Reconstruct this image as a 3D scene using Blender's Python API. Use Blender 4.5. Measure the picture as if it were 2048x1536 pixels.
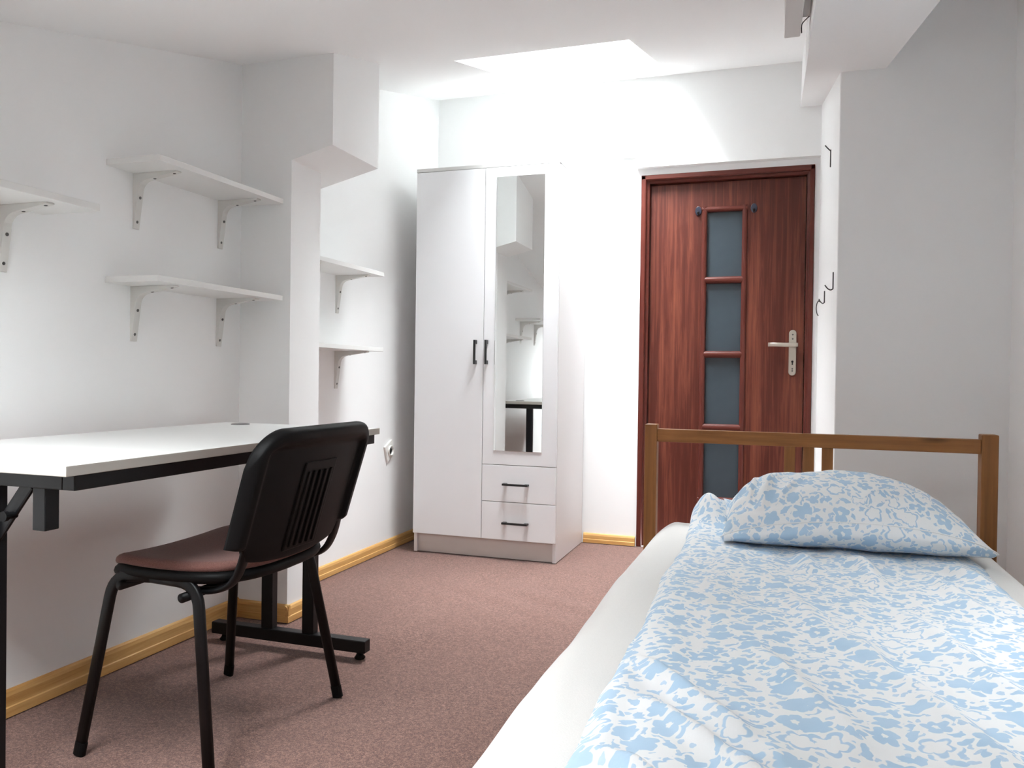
import bpy, bmesh, math, random
from mathutils import Vector, Matrix, noise

for o in list(bpy.data.objects):
    bpy.data.objects.remove(o, do_unlink=True)
SC = bpy.context.scene
COL = SC.collection
R = math.radians
random.seed(4)

# ------------------------------------------------------------------ camera
F_PX = 1594.1
YAW, PITCH, ROLL = R(18.461), R(-0.601), R(0.7775)
fw = Vector((-math.sin(YAW)*math.cos(PITCH), math.cos(YAW)*math.cos(PITCH), math.sin(PITCH)))
rt = Vector((math.cos(YAW), math.sin(YAW), 0.0))
up = rt.cross(fw)
rt2 = rt*math.cos(ROLL) + up*math.sin(ROLL)
up2 = rt2.cross(fw)
cam_d = bpy.data.cameras.new('camera')
cam_d.sensor_fit = 'HORIZONTAL'; cam_d.sensor_width = 36.0
cam_d.lens = F_PX/2048*36.0
cam_d.clip_start = 0.02
cam = bpy.data.objects.new('camera', cam_d); COL.objects.link(cam)
M = Matrix((rt2, up2, -fw)).transposed().to_4x4()
M.translation = Vector((0, 0, 0.92))
cam.matrix_world = M
SC.camera = cam

# ------------------------------------------------------------------ sky and exposure
SKY = 106.0
w = bpy.data.worlds.new('overcast_sky'); SC.world = w; w.use_nodes = True
bg = w.node_tree.nodes['Background']
bg.inputs[0].default_value = (0.93, 0.98, 1.0, 1)
# overcast sky: luminance falls from the zenith to a third of it at the horizon
_tc = w.node_tree.nodes.new('ShaderNodeTexCoord'); _sp = w.node_tree.nodes.new('ShaderNodeSeparateXYZ')
_mr = w.node_tree.nodes.new('ShaderNodeMapRange')
_mr.inputs['From Min'].default_value = 0.0; _mr.inputs['From Max'].default_value = 1.0
_mr.inputs['To Min'].default_value = SKY/3; _mr.inputs['To Max'].default_value = SKY
w.node_tree.links.new(_tc.outputs['Generated'], _sp.inputs[0]); w.node_tree.links.new(_sp.outputs[2], _mr.inputs['Value'])
w.node_tree.links.new(_mr.outputs[0], bg.inputs[1])
SC.view_settings.view_transform = 'Standard'
SC.view_settings.look = 'None'
SC.view_settings.gamma = 1.0
SC.view_settings.use_curve_mapping = False
SC.view_settings.exposure = 0.22
try:
    SC.cycles.diffuse_bounces = 9; SC.cycles.max_bounces = 12; SC.cycles.transparent_max_bounces = 8
except Exception:
    pass

# room measures (metres, camera at x=y=0)
XL, XR, YB, YF = -1.9264, 0.7102, 4.339, -1.2
CZ, CS = 1.4228, 0.2574
ceil = lambda y: CZ + CS*y
JX, JY = 0.1858, 2.9524
WINS = [(-1.272, -0.556, 3.008, 4.2), (-1.54, -0.80, 0.20, 0.62), (0.42, 0.67, 1.10, 1.42)]  # first is the skylight; other two are unseen, added to brighten the near room
ROOF = 0.16            # ceiling slab
SHAFT = [1.0, 0.18, 0.45]   # depth from ceiling to roof window

def portal(name, depth, x0, x1, y0, y1):
    l = bpy.data.lights.new(name, 'AREA'); l.shape = 'RECTANGLE'
    l.size = x1-x0+0.06; l.size_y = (y1-y0+0.06)*math.sqrt(1+CS*CS); l.cycles.is_portal = True
    o = bpy.data.objects.new(name, l); COL.objects.link(o)
    ym = (y0+y1)/2
    o.location = ((x0+x1)/2, ym, ceil(ym)+depth+0.075)
    o.rotation_euler = (math.atan(CS), 0, 0)
for i, wv in enumerate(WINS):
    portal('roof_opening_portal', SHAFT[i], *wv)

# ------------------------------------------------------------------ materials
def s2l(c):
    return tuple(((v/255+0.055)/1.055)**2.4 if v/255 > 0.04045 else v/255/12.92 for v in c)
class NT:
    def __init__(s, name):
        s.m = bpy.data.materials.new(name); s.m.use_nodes = True
        s.t = s.m.node_tree; s.b = s.t.nodes['Principled BSDF']
    def n(s, kind, **kw):
        nd = s.t.nodes.new(kind)
        for k, v in kw.items():
            if k.startswith('i_'):
                key = k[2:]; key = int(key) if key.isdigit() else key.replace('_', ' ')
                nd.inputs[key].default_value = v
            else: setattr(nd, k, v)
        return nd
    def l(s, a, b): s.t.links.new(a, b)
    def math(s, op, a, b=None, c=None, clamp=False):
        nd = s.t.nodes.new('ShaderNodeMath'); nd.operation = op; nd.use_clamp = clamp
        for i, v in enumerate((a, b, c)):
            if v is None: continue
            if isinstance(v, (int, float)): nd.inputs[i].default_value = v
            else: s.l(v, nd.inputs[i])
        return nd.outputs[0]
    def mix(s, f, a, b):
        nd = s.t.nodes.new('ShaderNodeMix'); nd.data_type = 'RGBA'
        for sock, v in ((nd.inputs[0], f), (nd.inputs[6], a), (nd.inputs[7], b)):
            if isinstance(v, (int, float)): sock.default_value = v
            elif isinstance(v, tuple): sock.default_value = (*v[:3], 1)
            else: s.l(v, sock)
        return nd.outputs[2]
    def ramp(s, f, stops):
        nd = s.t.nodes.new('ShaderNodeValToRGB'); cr = nd.color_ramp
        while len(cr.elements) < len(stops): cr.elements.new(0.5)
        for e, (p, c) in zip(cr.elements, stops):
            e.position = p; e.color = (*c[:3], 1)
        s.l(f, nd.inputs[0]); return nd.outputs[0]
    def coord(s, kind='Object', scale=(1, 1, 1), rot=(0, 0, 0)):
        tc = s.n('ShaderNodeTexCoord'); mp = s.n('ShaderNodeMapping')
        mp.inputs['Scale'].default_value = scale; mp.inputs['Rotation'].default_value = rot
        s.l(tc.outputs[kind], mp.inputs[0]); return mp.outputs[0]
    def noise(s, vec, scale, detail=3, rough=0.5, dist=0.0):
        nd = s.n('ShaderNodeTexNoise'); nd.inputs['Scale'].default_value = scale
        nd.inputs['Detail'].default_value = detail; nd.inputs['Roughness'].default_value = rough
        nd.inputs['Distortion'].default_value = dist
        s.l(vec, nd.inputs['Vector']); return nd.outputs[0]
    def bump(s, h, strength=0.2, dist=0.002):
        nd = s.n('ShaderNodeBump'); nd.inputs['Strength'].default_value = strength
        nd.inputs['Distance'].default_value = dist
        s.l(h, nd.inputs['Height']); s.l(nd.outputs[0], s.b.inputs['Normal'])
    def col(s, c):
        if isinstance(c, tuple): s.b.inputs['Base Color'].default_value = (*c[:3], 1)
        else: s.l(c, s.b.inputs['Base Color'])
    def set(s, rough=None, metal=None, spec=None, sheen=None, coat=None):
        i = s.b.inputs
        if rough is not None: i['Roughness'].default_value = rough
        if metal is not None: i['Metallic'].default_value = metal
        if spec is not None: i['Specular IOR Level'].default_value = spec
        if sheen is not None: i['Sheen Weight'].default_value = sheen
        if coat is not None: i['Coat Weight'].default_value = coat

def plain(name, rgb, rough=0.5, metal=0.0, spec=0.5, grain=0.0, gscale=200, vary=0.0, coat=0.0):
    t = NT(name); t.set(rough, metal, spec, coat=coat)
    c = s2l(rgb)
    v = t.coord('Object')
    if vary:
        nz = t.noise(v, 6, 3)
        t.col(t.mix(nz, tuple(x*(1-vary) for x in c), tuple(min(1, x*(1+vary)) for x in c)))
    else: t.col(c)
    if grain: t.bump(t.noise(v, gscale, 3), grain, 0.001)
    return t.m

def plaster(name, rgb):
    t = NT(name); t.set(0.92, 0, 0.15)
    v = t.coord('Object'); c = s2l(rgb)
    t.col(t.mix(t.noise(v, 1.7, 4), tuple(x*0.985 for x in c), tuple(min(1, x*1.01) for x in c)))
    a = t.noise(v, 7, 4); b = t.noise(v, 160, 2)
    t.bump(t.math('ADD', t.math('MULTIPLY', a, 1.6), t.math('MULTIPLY', b, 0.12)), 0.12, 0.003)
    return t.m

def wood(name, dark, mid, light, axis='Z', scale=1.0, rough=0.42, knots=False, streak=1.0, coat=0.0):
    t = NT(name); t.set(rough, 0, 0.3, coat=coat)
    sc = {'X': (1.2, 22, 22), 'Y': (22, 1.2, 22), 'Z': (22, 22, 1.2)}[axis]
    v = t.coord('Object', tuple(x*scale for x in sc))
    big = t.noise(v, 0.55, 3, 0.55, 0.9)
    fine = t.noise(v, 3.2, 4, 0.65, 0.5)
    hair = t.noise(t.coord('Object', tuple(x*scale*(3.0 if x > 5 else 0.8) for x in sc)), 1.6, 3, 0.6, 0.4)
    f = t.math('ADD', t.math('MULTIPLY', big, 0.5), t.math('MULTIPLY', fine, 0.5))
    c = t.ramp(f, [(0.28, dark), (0.5, mid), (0.72, light)])
    line = t.ramp(hair, [(0.55, (0, 0, 0)), (0.63, (1, 1, 1))])
    c = t.mix(t.math('MULTIPLY', line, 0.28*streak), c, light)
    if knots:
        vo = t.n('ShaderNodeTexVoronoi'); vo.inputs['Scale'].default_value = 1.0
        ks = {'X': (3.2, 13, 13), 'Y': (13, 3.2, 13), 'Z': (13, 13, 3.2)}[axis]
        t.l(t.coord('Object', ks), vo.inputs['Vector'])
        k = t.ramp(vo.outputs['Distance'], [(0.06, (1, 1, 1)), (0.16, (0, 0, 0))])
        c = t.mix(t.math('MULTIPLY', k, 0.75), c, tuple(x*0.5 for x in dark))
    t.col(c)
    t.bump(fine, 0.08, 0.001)
    return t.m

MAT = {}
MAT['wall'] = plaster('wall_paint', (243, 244, 244))
MAT['ceil'] = plaster('ceiling_paint', (244, 245, 245))
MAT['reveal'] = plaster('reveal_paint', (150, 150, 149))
def mk_carpet():
    t = NT('carpet'); t.set(0.97, 0, 0.08, sheen=0.25)
    v = t.coord('Object')
    a = t.noise(v, 300, 2, 0.7); b = t.noise(v, 3.0, 4, 0.6); c2 = t.noise(v, 130, 3, 0.6)
    f = t.math('ADD', t.math('MULTIPLY', a, 0.6), t.math('MULTIPLY', c2, 0.4))
    c = t.ramp(f, [(0.36, s2l((62, 41, 36))), (0.5, s2l((107, 78, 70))), (0.63, s2l((156, 122, 110)))])
    c = t.mix(t.math('MULTIPLY', b, 0.35), c, s2l((108, 80, 72)))
    t.col(c); t.bump(f, 0.5, 0.004)
    return t.m
MAT['carpet'] = mk_carpet()
MAT['door'] = wood('red_brown_door', s2l((62, 24, 17)), s2l((80, 35, 26)), s2l((124, 68, 50)), 'Z', 0.75, 0.42, streak=1.15)
MAT['door_trim_z'] = wood('red_brown_trim', s2l((68, 28, 22)), s2l((88, 40, 32)), s2l((106, 54, 44)), 'Z', 1.2, 0.33, streak=0.4)
MAT['door_trim_x'] = wood('red_brown_trim_across', s2l((68, 28, 22)), s2l((88, 40, 32)), s2l((106, 54, 44)), 'X', 1.2, 0.33, streak=0.4)
MAT['pine_z'] = wood('bed_pine_upright', s2l((104, 62, 28)), s2l((136, 88, 46)), s2l((158, 108, 62)), 'Z', 1.0, 0.45, True, 0.5)
MAT['pine_x'] = wood('bed_pine_across', s2l((104, 62, 28)), s2l((136, 88, 46)), s2l((158, 108, 62)), 'X', 1.0, 0.45, True, 0.5)
MAT['pine_y'] = wood('bed_pine_long', s2l((104, 62, 28)), s2l((136, 88, 46)), s2l((158, 108, 62)), 'Y', 1.0, 0.45, True, 0.5)
MAT['skirt_y'] = wood('skirting_pine_long', s2l((176, 122, 62)), s2l((206, 160, 98)), s2l((228, 190, 130)), 'Y', 0.8, 0.5, True, 0.4)
MAT['skirt_x'] = wood('skirting_pine_across', s2l((176, 122, 62)), s2l((206, 160, 98)), s2l((228, 190, 130)), 'X', 0.8, 0.5, True, 0.4)
MAT['melamine'] = plain('white_melamine', (231, 231, 233), 0.42, grain=0.03, gscale=400)
MAT['mel_edge'] = plain('grey_melamine_edge', (206, 205, 203), 0.5)
MAT['side'] = plain('pale_grey_melamine', (222, 219, 219), 0.45, grain=0.03, gscale=400)
MAT['plinth'] = plain('plinth_melamine', (205, 198, 194), 0.5)
MAT['shelf'] = plain('white_shelf_board', (226, 226, 224), 0.4)
MAT['bracket'] = plain('white_powder_coat', (212, 211, 207), 0.45)
MAT['screw'] = plain('dull_steel_screw', (96, 96, 94), 0.4, 0.7)
MAT['black_metal'] = plain('black_powder_coat', (10, 10, 12), 0.42, 0.0, 0.28, 0.05, 500)
MAT['black_handle'] = plain('black_handle', (18, 18, 19), 0.4)
MAT['black_plastic'] = plain('black_plastic', (8, 8, 9), 0.55, 0, 0.17, 0.08, 700)
MAT['desk_top'] = plain('light_grey_laminate', (212, 212, 210), 0.38, grain=0.02, gscale=500)
MAT['desk_edge'] = plain('grey_desk_edge', (168, 164, 157), 0.5)
MAT['nickel'] = plain('satin_nickel', (190, 182, 170), 0.36, 0.85)
MAT['dark'] = plain('dark_hole', (12, 12, 12), 0.7)
MAT['socket'] = plain('white_socket_plastic', (236, 236, 232), 0.3)
MAT['hook'] = plain('dark_steel_wire', (70, 70, 72), 0.35, 0.6)
MAT['navy'] = plain('navy_black_plastic', (34, 38, 54), 0.3, 0, 0.6)
MAT['bar'] = plain('white_painted_metal', (212, 210, 208), 0.5)
MAT['steel'] = plain('grey_steel', (120, 120, 120), 0.4, 0.6)
def mk_mirror():
    t = NT('mirror_glass'); t.set(0.015, 1.0); t.col((0.86, 0.88, 0.87)); return t.m
MAT['mirror'] = mk_mirror()
def mk_frost():
    t = NT('frosted_glass'); t.set(0.32, 0, 0.5)
    v = t.coord('Object')
    t.col(t.mix(t.noise(v, 5, 3), s2l((50, 60, 68)), s2l((76, 88, 96))))
    t.b.inputs['Transmission Weight'].default_value = 0.25
    t.bump(t.noise(v, 120, 2), 0.1, 0.001)
    return t.m
MAT['frost'] = mk_frost()
def mk_pane():
    t = NT('window_glass')
    tr = t.n('ShaderNodeBsdfTransparent'); gl = t.n('ShaderNodeBsdfGlossy'); gl.inputs['Roughness'].default_value = 0.02
    mx = t.n('ShaderNodeMixShader')
    mx.inputs[0].default_value = 0.06; t.l(tr.outputs[0], mx.inputs[1]); t.l(gl.outputs[0], mx.inputs[2])
    t.l(mx.outputs[0], t.t.nodes['Material Output'].inputs[0])
    return t.m
MAT['pane'] = mk_pane()
def mk_fabric(name, a, b):
    t = NT(name); t.set(0.95, 0, 0.1, sheen=0.15)
    v = t.coord('Object'); nz = t.noise(v, 420, 2)
    t.col(t.mix(nz, s2l(a), s2l(b))); t.bump(nz, 0.35, 0.001)
    return t.m
MAT['seat'] = mk_fabric('brown_seat_cloth', (84, 56, 53), (140, 102, 94))
MAT['sheet'] = mk_fabric('white_cotton_sheet', (216, 214, 211), (226, 224, 221))
def mk_floral(name, kind, scale=1.0):
    t = NT(name); t.set(0.9, 0, 0.12, sheen=0.1)
    tc = t.n('ShaderNodeTexCoord'); base = tc.outputs[kind]
    def layer(cell, R0, petals, amp, hole, off, rnd, stretch=1.0):
        mp = t.n('ShaderNodeMapping'); mp.inputs['Scale'].default_value = (1/cell*scale, 1/cell*scale, 1)
        mp.inputs['Location'].default_value = (off, off*1.7, 0)
        t.l(base, mp.inputs[0])
        nz = t.n('ShaderNodeTexNoise'); nz.inputs['Scale'].default_value = 2.2; nz.inputs['Detail'].default_value = 1.5
        nz.noise_dimensions = '2D'; t.l(mp.outputs[0], nz.inputs['Vector'])
        sub = t.n('ShaderNodeVectorMath', operation='SUBTRACT'); t.l(nz.outputs['Color'], sub.inputs[0]); sub.inputs[1].default_value = (.5, .5, .5)
        mad = t.n('ShaderNodeVectorMath', operation='SCALE'); t.l(sub.outputs[0], mad.inputs[0]); mad.inputs['Scale'].default_value = 0.34
        ad = t.n('ShaderNodeVectorMath', operation='ADD'); t.l(mp.outputs[0], ad.inputs[0]); t.l(mad.outputs[0], ad.inputs[1])
        vo = t.n('ShaderNodeTexVoronoi', voronoi_dimensions='2D'); vo.inputs['Scale'].default_value = 1.0
        vo.inputs['Randomness'].default_value = rnd
        t.l(ad.outputs[0], vo.inputs['Vector'])
        df = t.n('ShaderNodeVectorMath', operation='SUBTRACT'); t.l(ad.outputs[0], df.inputs[0]); t.l(vo.outputs['Position'], df.inputs[1])
        sp = t.n('ShaderNodeSeparateXYZ'); t.l(df.outputs[0], sp.inputs[0])
        sc = t.n('ShaderNodeSeparateColor'); t.l(vo.outputs['Color'], sc.inputs[0])
        ang0 = t.math('MULTIPLY', sc.outputs[0], 6.283)
        # rotate by a random angle per motif, stretch leaves
        ca, sa = t.math('COSINE', ang0), t.math('SINE', ang0)
        xr = t.math('ADD', t.math('MULTIPLY', sp.outputs[0], ca), t.math('MULTIPLY', sp.outputs[1], sa))
        yr = t.math('SUBTRACT', t.math('MULTIPLY', sp.outputs[1], ca), t.math('MULTIPLY', sp.outputs[0], sa))
        yr = t.math('MULTIPLY', yr, stretch)
        rr = t.math('SQRT', t.math('ADD', t.math('MULTIPLY', xr, xr), t.math('MULTIPLY', yr, yr)))
        th = t.math('ARCTAN2', yr, xr)
        pet = t.math('ADD', t.math('MULTIPLY', t.math('ABSOLUTE', t.math('COSINE', t.math('MULTIPLY', th, petals/2))), amp), 1-amp)
        size = t.math('ADD', t.math('MULTIPLY', sc.outputs[1], 0.45), 0.72)
        rad = t.math('MULTIPLY', t.math('MULTIPLY', pet, size), R0)
        inside = t.math('MULTIPLY', t.math('SUBTRACT', rad, rr), 40, clamp=True)
        if hole:
            hol = t.math('MULTIPLY', t.math('GREATER_THAN', sc.outputs[2], 0.35), 1.0)
            big = t.math('ADD', t.math('MULTIPLY', t.math('GREATER_THAN', sc.outputs[2], 0.80), 0.50), 0.20)
            hr = t.math('MULTIPLY', rad, big)
            out = t.math('MULTIPLY', t.math('SUBTRACT', rr, hr), 40, clamp=True)
            inside = t.math('MULTIPLY', inside, t.math('SUBTRACT', 1.0, t.math('MULTIPLY', hol, t.math('SUBTRACT', 1.0, out))))
        return inside, rr, rad
    fl, rr, rad = layer(0.054, 0.40, 5, 0.34, True, 0.0, 0.75)
    lf, _, _ = layer(0.028, 0.46, 2, 0.15, False, 3.3, 0.9, 2.0)
    sm, _, _ = layer(0.021, 0.30, 3, 0.2, False, 7.1, 0.85, 1.6)
    # keep leaves clear of the flowers
    clear = t.math('MULTIPLY', t.math('SUBTRACT', rr, t.math('MULTIPLY', rad, 1.22)), 40, clamp=True)
    rest = t.math('MULTIPLY', t.math('MAXIMUM', lf, t.math('MULTIPLY', sm, 0.85)), clear)
    mask = t.math('MAXIMUM', fl, rest)
    vv = t.coord(kind, (1, 1, 1)); tint = t.noise(vv, 18, 2)
    blue = t.mix(tint, s2l((160, 188, 212)), s2l((182, 204, 222)))
    t.col(t.mix(mask, s2l((228, 229, 230)), blue))
    fine = t.noise(vv, 600, 2)
    t.bump(fine, 0.15, 0.0006)
    return t.m
MAT['duvet'] = mk_floral('blue_floral_cotton', 'Object')
MAT['pillow'] = mk_floral('blue_floral_pillowcase', 'UV', 0.95)

# ------------------------------------------------------------------ object helpers
ORG = {}
def link(o, parent, origin):
    COL.objects.link(o); ORG[o.name] = Vector(origin)
    if parent is not None:
        o.parent = parent; o.location = Vector(origin) - ORG[parent.name]
    else: o.location = origin
    return o
def thing(name, label, cat, loc, group=None):
    o = bpy.data.objects.new(name, None); o.empty_display_size = 0.05
    link(o, None, loc); tag(o, label, cat, group); return o
def tag(o, label, cat, group=None):
    o['label'] = label; o['category'] = cat
    if group: o['group'] = group
    return o
def struct(o):
    o['kind'] = 'structure'; return o
def finish(name, bm, mat, parent=None, smooth=False, origin=None, bevel=0.0, seg=2, recalc=True):
    if recalc: bmesh.ops.recalc_face_normals(bm, faces=bm.faces)
    if origin is None:
        xs = [v.co for v in bm.verts]
        origin = Vector(((min(c.x for c in xs)+max(c.x for c in xs))/2, (min(c.y for c in xs)+max(c.y for c in xs))/2, min(c.z for c in xs)))
    for v in bm.verts: v.co -= Vector(origin)
    me = bpy.data.meshes.new(name); bm.to_mesh(me); bm.free()
    if isinstance(mat, (list, tuple)):
        for m in mat: me.materials.append(MAT[m])
    else: me.materials.append(MAT[mat])
    for p in me.polygons: p.use_smooth = smooth
    o = bpy.data.objects.new(name, me); link(o, parent, origin)
    if bevel:
        md = o.modifiers.new('bevel', 'BEVEL'); md.width = bevel; md.segments = seg; md.limit_method = 'ANGLE'; md.angle_limit = R(35)
        md.harden_normals = False
    return o
def bbox(bm, x0, x1, y0, y1, z0, z1, mi=0):
    vs = [bm.verts.new((x, y, z)) for x in (x0, x1) for y in (y0, y1) for z in (z0, z1)]
    fs = []
    for f in ((0, 1, 3, 2), (4, 6, 7, 5), (0, 4, 5, 1), (2, 3, 7, 6), (0, 2, 6, 4), (1, 5, 7, 3)):
        fc = bm.faces.new([vs[i] for i in f]); fc.material_index = mi; fs.append(fc)
    return vs
def box(name, x0, x1, y0, y1, z0, z1, mat, parent=None, bevel=0.0, seg=2):
    bm = bmesh.new(); bbox(bm, x0, x1, y0, y1, z0, z1)
    return finish(name, bm, mat, parent, bevel=bevel, seg=seg)
def hexa(bm, pts):
    """8 corners: 4 bottom (ccw) then 4 top"""
    v = [bm.verts.new(p) for p in pts]
    for f in ((3, 2, 1, 0), (4, 5, 6, 7), (0, 1, 5, 4), (1, 2, 6, 5), (2, 3, 7, 6), (3, 0, 4, 7)):
        bm.faces.new([v[i] for i in f])
def prism(bm, poly, axis, a, b):
    """poly of 2D points extruded along an axis from a to b"""
    def P(p, t):
        return {'X': (t, p[0], p[1]), 'Y': (p[0], t, p[1]), 'Z': (p[0], p[1], t)}[axis]
    va = [bm.verts.new(P(p, a)) for p in poly]; vb = [bm.verts.new(P(p, b)) for p in poly]
    bm.faces.new(va); bm.faces.new(vb[::-1]); n = len(poly)
    for i in range(n): bm.faces.new((va[i], vb[i], vb[(i+1) % n], va[(i+1) % n]))
def lathe(bm, centre, axis, prof, n=24):
    """prof: list of (radius, distance along axis)"""
    ax = Vector(axis).normalized(); a = ax.orthogonal().normalized(); b = ax.cross(a); c = Vector(centre)
    rings = []
    for r, h in prof:
        rings.append([bm.verts.new(c + ax*h + (a*math.cos(2*math.pi*i/n) + b*math.sin(2*math.pi*i/n))*r) for i in range(n)])
    for q, p in zip(rings, rings[1:]):
        for i in range(n): bm.faces.new((q[i], q[(i+1) % n], p[(i+1) % n], p[i]))
    bm.faces.new(rings[0][::-1]); bm.faces.new(rings[-1])
def smoothpath(pts, sub=6):
    pts = [Vector(p) for p in pts]; out = []
    for i in range(len(pts)-1):
        p0 = pts[max(i-1, 0)]; p1 = pts[i]; p2 = pts[i+1]; p3 = pts[min(i+2, len(pts)-1)]
        for k in range(sub):
            t = k/sub
            out.append(0.5*((2*p1) + (p2-p0)*t + (2*p0-5*p1+4*p2-p3)*t*t + (3*p1-p0-3*p2+p3)*t**3))
    out.append(pts[-1]); return out
def filletpath(pts, r, sub=7):
    """straight runs joined by round bends of radius about r"""
    pts = [Vector(p) for p in pts]; out = [pts[0]]
    for i in range(1, len(pts)-1):
        a, b, c = pts[i-1], pts[i], pts[i+1]
        d1 = (a-b); d2 = (c-b); k = min(r, d1.length*0.48, d2.length*0.48)
        s, e = b+d1.normalized()*k, b+d2.normalized()*k
        for j in range(sub+1):
            t = j/sub; out.append(s*(1-t)**2 + b*2*t*(1-t) + e*t*t)
    out.append(pts[-1]); return out
def tube(bm, path, ra, rb=None, ref=(0, 1, 0), n=14, power=2.0):
    """elliptic tube; ra along the reference direction, rb across it"""
    rb = ra if rb is None else rb; ref = Vector(ref); rings = []
    for i, p in enumerate(path):
        t = (path[min(i+1, len(path)-1)] - path[max(i-1, 0)]).normalized()
        a = (ref - t*ref.dot(t))
        if a.length < 1e-4: a = t.orthogonal()
        a.normalize(); b = t.cross(a)
        ring = []
        for k in range(n):
            c, s = math.cos(2*math.pi*k/n), math.sin(2*math.pi*k/n)
            c = math.copysign(abs(c)**(2/power), c); s = math.copysign(abs(s)**(2/power), s)
            ring.append(bm.verts.new(p + a*ra*c + b*rb*s))
        rings.append(ring)
    for q, p in zip(rings, rings[1:]):
        for i in range(n): bm.faces.new((q[i], q[(i+1) % n], p[(i+1) % n], p[i]))
    bm.faces.new(rings[0][::-1]); bm.faces.new(rings[-1])
def share(src, name, parent, origin):
    o = bpy.data.objects.new(name, src.data); link(o, parent, origin)
    for md in src.modifiers:
        nm = o.modifiers.new(md.name, md.type)
        if md.type == 'BEVEL':
            nm.width = md.width; nm.segments = md.segments; nm.limit_method = md.limit_method; nm.angle_limit = md.angle_limit
    return o

# ------------------------------------------------------------------ the room
def make_floor():
    bm = bmesh.new(); nx, ny = 90, 180
    x0, x1, y0, y1 = XL-0.02, XR+0.02, YF-0.02, YB+0.02
    g = []
    for j in range(ny+1):
        row = []
        for i in range(nx+1):
            x = x0+(x1-x0)*i/nx; y = y0+(y1-y0)*j/ny
            a = noise.noise(Vector((x*1.3, y*3.0, 0.3)))
            rip = max(0.0, noise.noise(Vector((x*0.9, y*1.1, 5.0))))*math.sin((y*1.0+x*0.55+0.25*a)*31)
            edge = min(1, (x-XL)/0.3, (YB-y)/0.3)
            z = -0.0035 + edge*(0.0022*rip + 0.0012*a)
            row.append(bm.verts.new((x, y, min(z, 0.0))))
        g.append(row)
    for j in range(ny):
        for i in range(nx): bm.faces.new((g[j][i], g[j][i+1], g[j+1][i+1], g[j+1][i]))
    o = struct(finish('floor', bm, 'carpet', smooth=True, origin=(0, 0, 0), recalc=False))
make_floor()

bm = bmesh.new(); bbox(bm, XL-0.15, XL, YF-0.15, YB+0.16, -0.05, ceil(YB)+0.3)
struct(finish('wall_left', bm, 'wall', origin=(0, 0, 0)))
bm = bmesh.new(); bbox(bm, XR, XR+0.15, YF-0.15, JY+0.02, -0.05, ceil(JY)+0.3)
struct(finish('wall_right', bm, 'wall', origin=(0, 0, 0)))
bm = bmesh.new(); bbox(bm, XL-0.15, XR+0.15, YF-0.15, YF, -0.05, ceil(YF)+0.4)
struct(finish('wall_front', bm, 'wall', origin=(0, 0, 0)))
# closet block whose corner stands beside the door
bm = bmesh.new(); bbox(bm, JX, XR+0.15, JY, YB+0.16, -0.05, ceil(YB)+0.3)
struct(finish('wall_return', bm, 'wall', origin=(0, 0, 0), bevel=0.004))

# back wall with the door recess and the proud upper part
DX0, DX1, DH = -0.7225, 0.1626, 2.016
bm = bmesh.new()
zt = ceil(YB)+0.3
bbox(bm, XL-0.15, DX0, YB, YB+0.16, -0.05, zt)
bbox(bm, DX1, JX+0.05, YB, YB+0.16, -0.05, zt)
bbox(bm, DX0, DX1, YB, YB+0.16, DH, zt)
bbox(bm, DX0, DX1, YB+0.10, YB+0.16, -0.05, DH)
P1 = 0.045
hexa(bm, [(-1.14, YB-0.002, 2.117), (-0.746, YB-P1, 2.115), (-0.746, YB+0.05, 2.115), (-1.14, YB+0.05, 2.117),
          (-1.14, YB-0.002, zt), (-0.746, YB-P1, zt), (-0.746, YB+0.05, zt), (-1.14, YB+0.05, zt)])
hexa(bm, [(-0.746, YB-P1, 2.05), (JX+0.02, YB-P1, 2.047), (JX+0.02, YB+0.05, 2.047), (-0.746, YB+0.05, 2.05),
          (-0.746, YB-P1, zt), (JX+0.02, YB-P1, zt), (JX+0.02, YB+0.05, zt), (-0.746, YB+0.05, zt)])
struct(finish('wall_back', bm, 'wall', origin=(0, 0, 0)))

# ceiling: one sloping slab with the skylight opening and two added for light
def make_ceiling():
    bm = bmesh.new()
    xs = sorted({XL-0.15, XR+0.15, *[v for w_ in WINS for v in w_[:2]]})
    ys = sorted({YF-0.15, YB+0.16, *[v for w_ in WINS for v in w_[2:]]})
    def hole(i, j):
        xm, ym = (xs[i]+xs[i+1])/2, (ys[j]+ys[j+1])/2
        return any(a < xm < b and c < ym < d for a, b, c, d in WINS)
    lo = [[bm.verts.new((x, y, ceil(y))) for x in xs] for y in ys]
    hi = [[bm.verts.new((x, y, ceil(y)+ROOF)) for x in xs] for y in ys]
    solid = lambda i, j: 0 <= i < len(xs)-1 and 0 <= j < len(ys)-1 and not hole(i, j)
    for j in range(len(ys)-1):
        for i in range(len(xs)-1):
            if hole(i, j): continue
            bm.faces.new((lo[j][i], lo[j+1][i], lo[j+1][i+1], lo[j][i+1]))
            bm.faces.new((hi[j][i], hi[j][i+1], hi[j+1][i+1], hi[j+1][i]))
            for (di, dj, a, b) in ((-1, 0, (j, i), (j+1, i)), (1, 0, (j, i+1), (j+1, i+1)), (0, -1, (j, i), (j, i+1)), (0, 1, (j+1, i), (j+1, i+1))):
                if not solid(i+di, j+dj):
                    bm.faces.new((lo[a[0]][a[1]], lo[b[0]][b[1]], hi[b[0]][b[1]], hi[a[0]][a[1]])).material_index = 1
    struct(finish('ceiling', bm, ['ceil', 'reveal'], origin=(0, 0, 0)))
make_ceiling()
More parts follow.
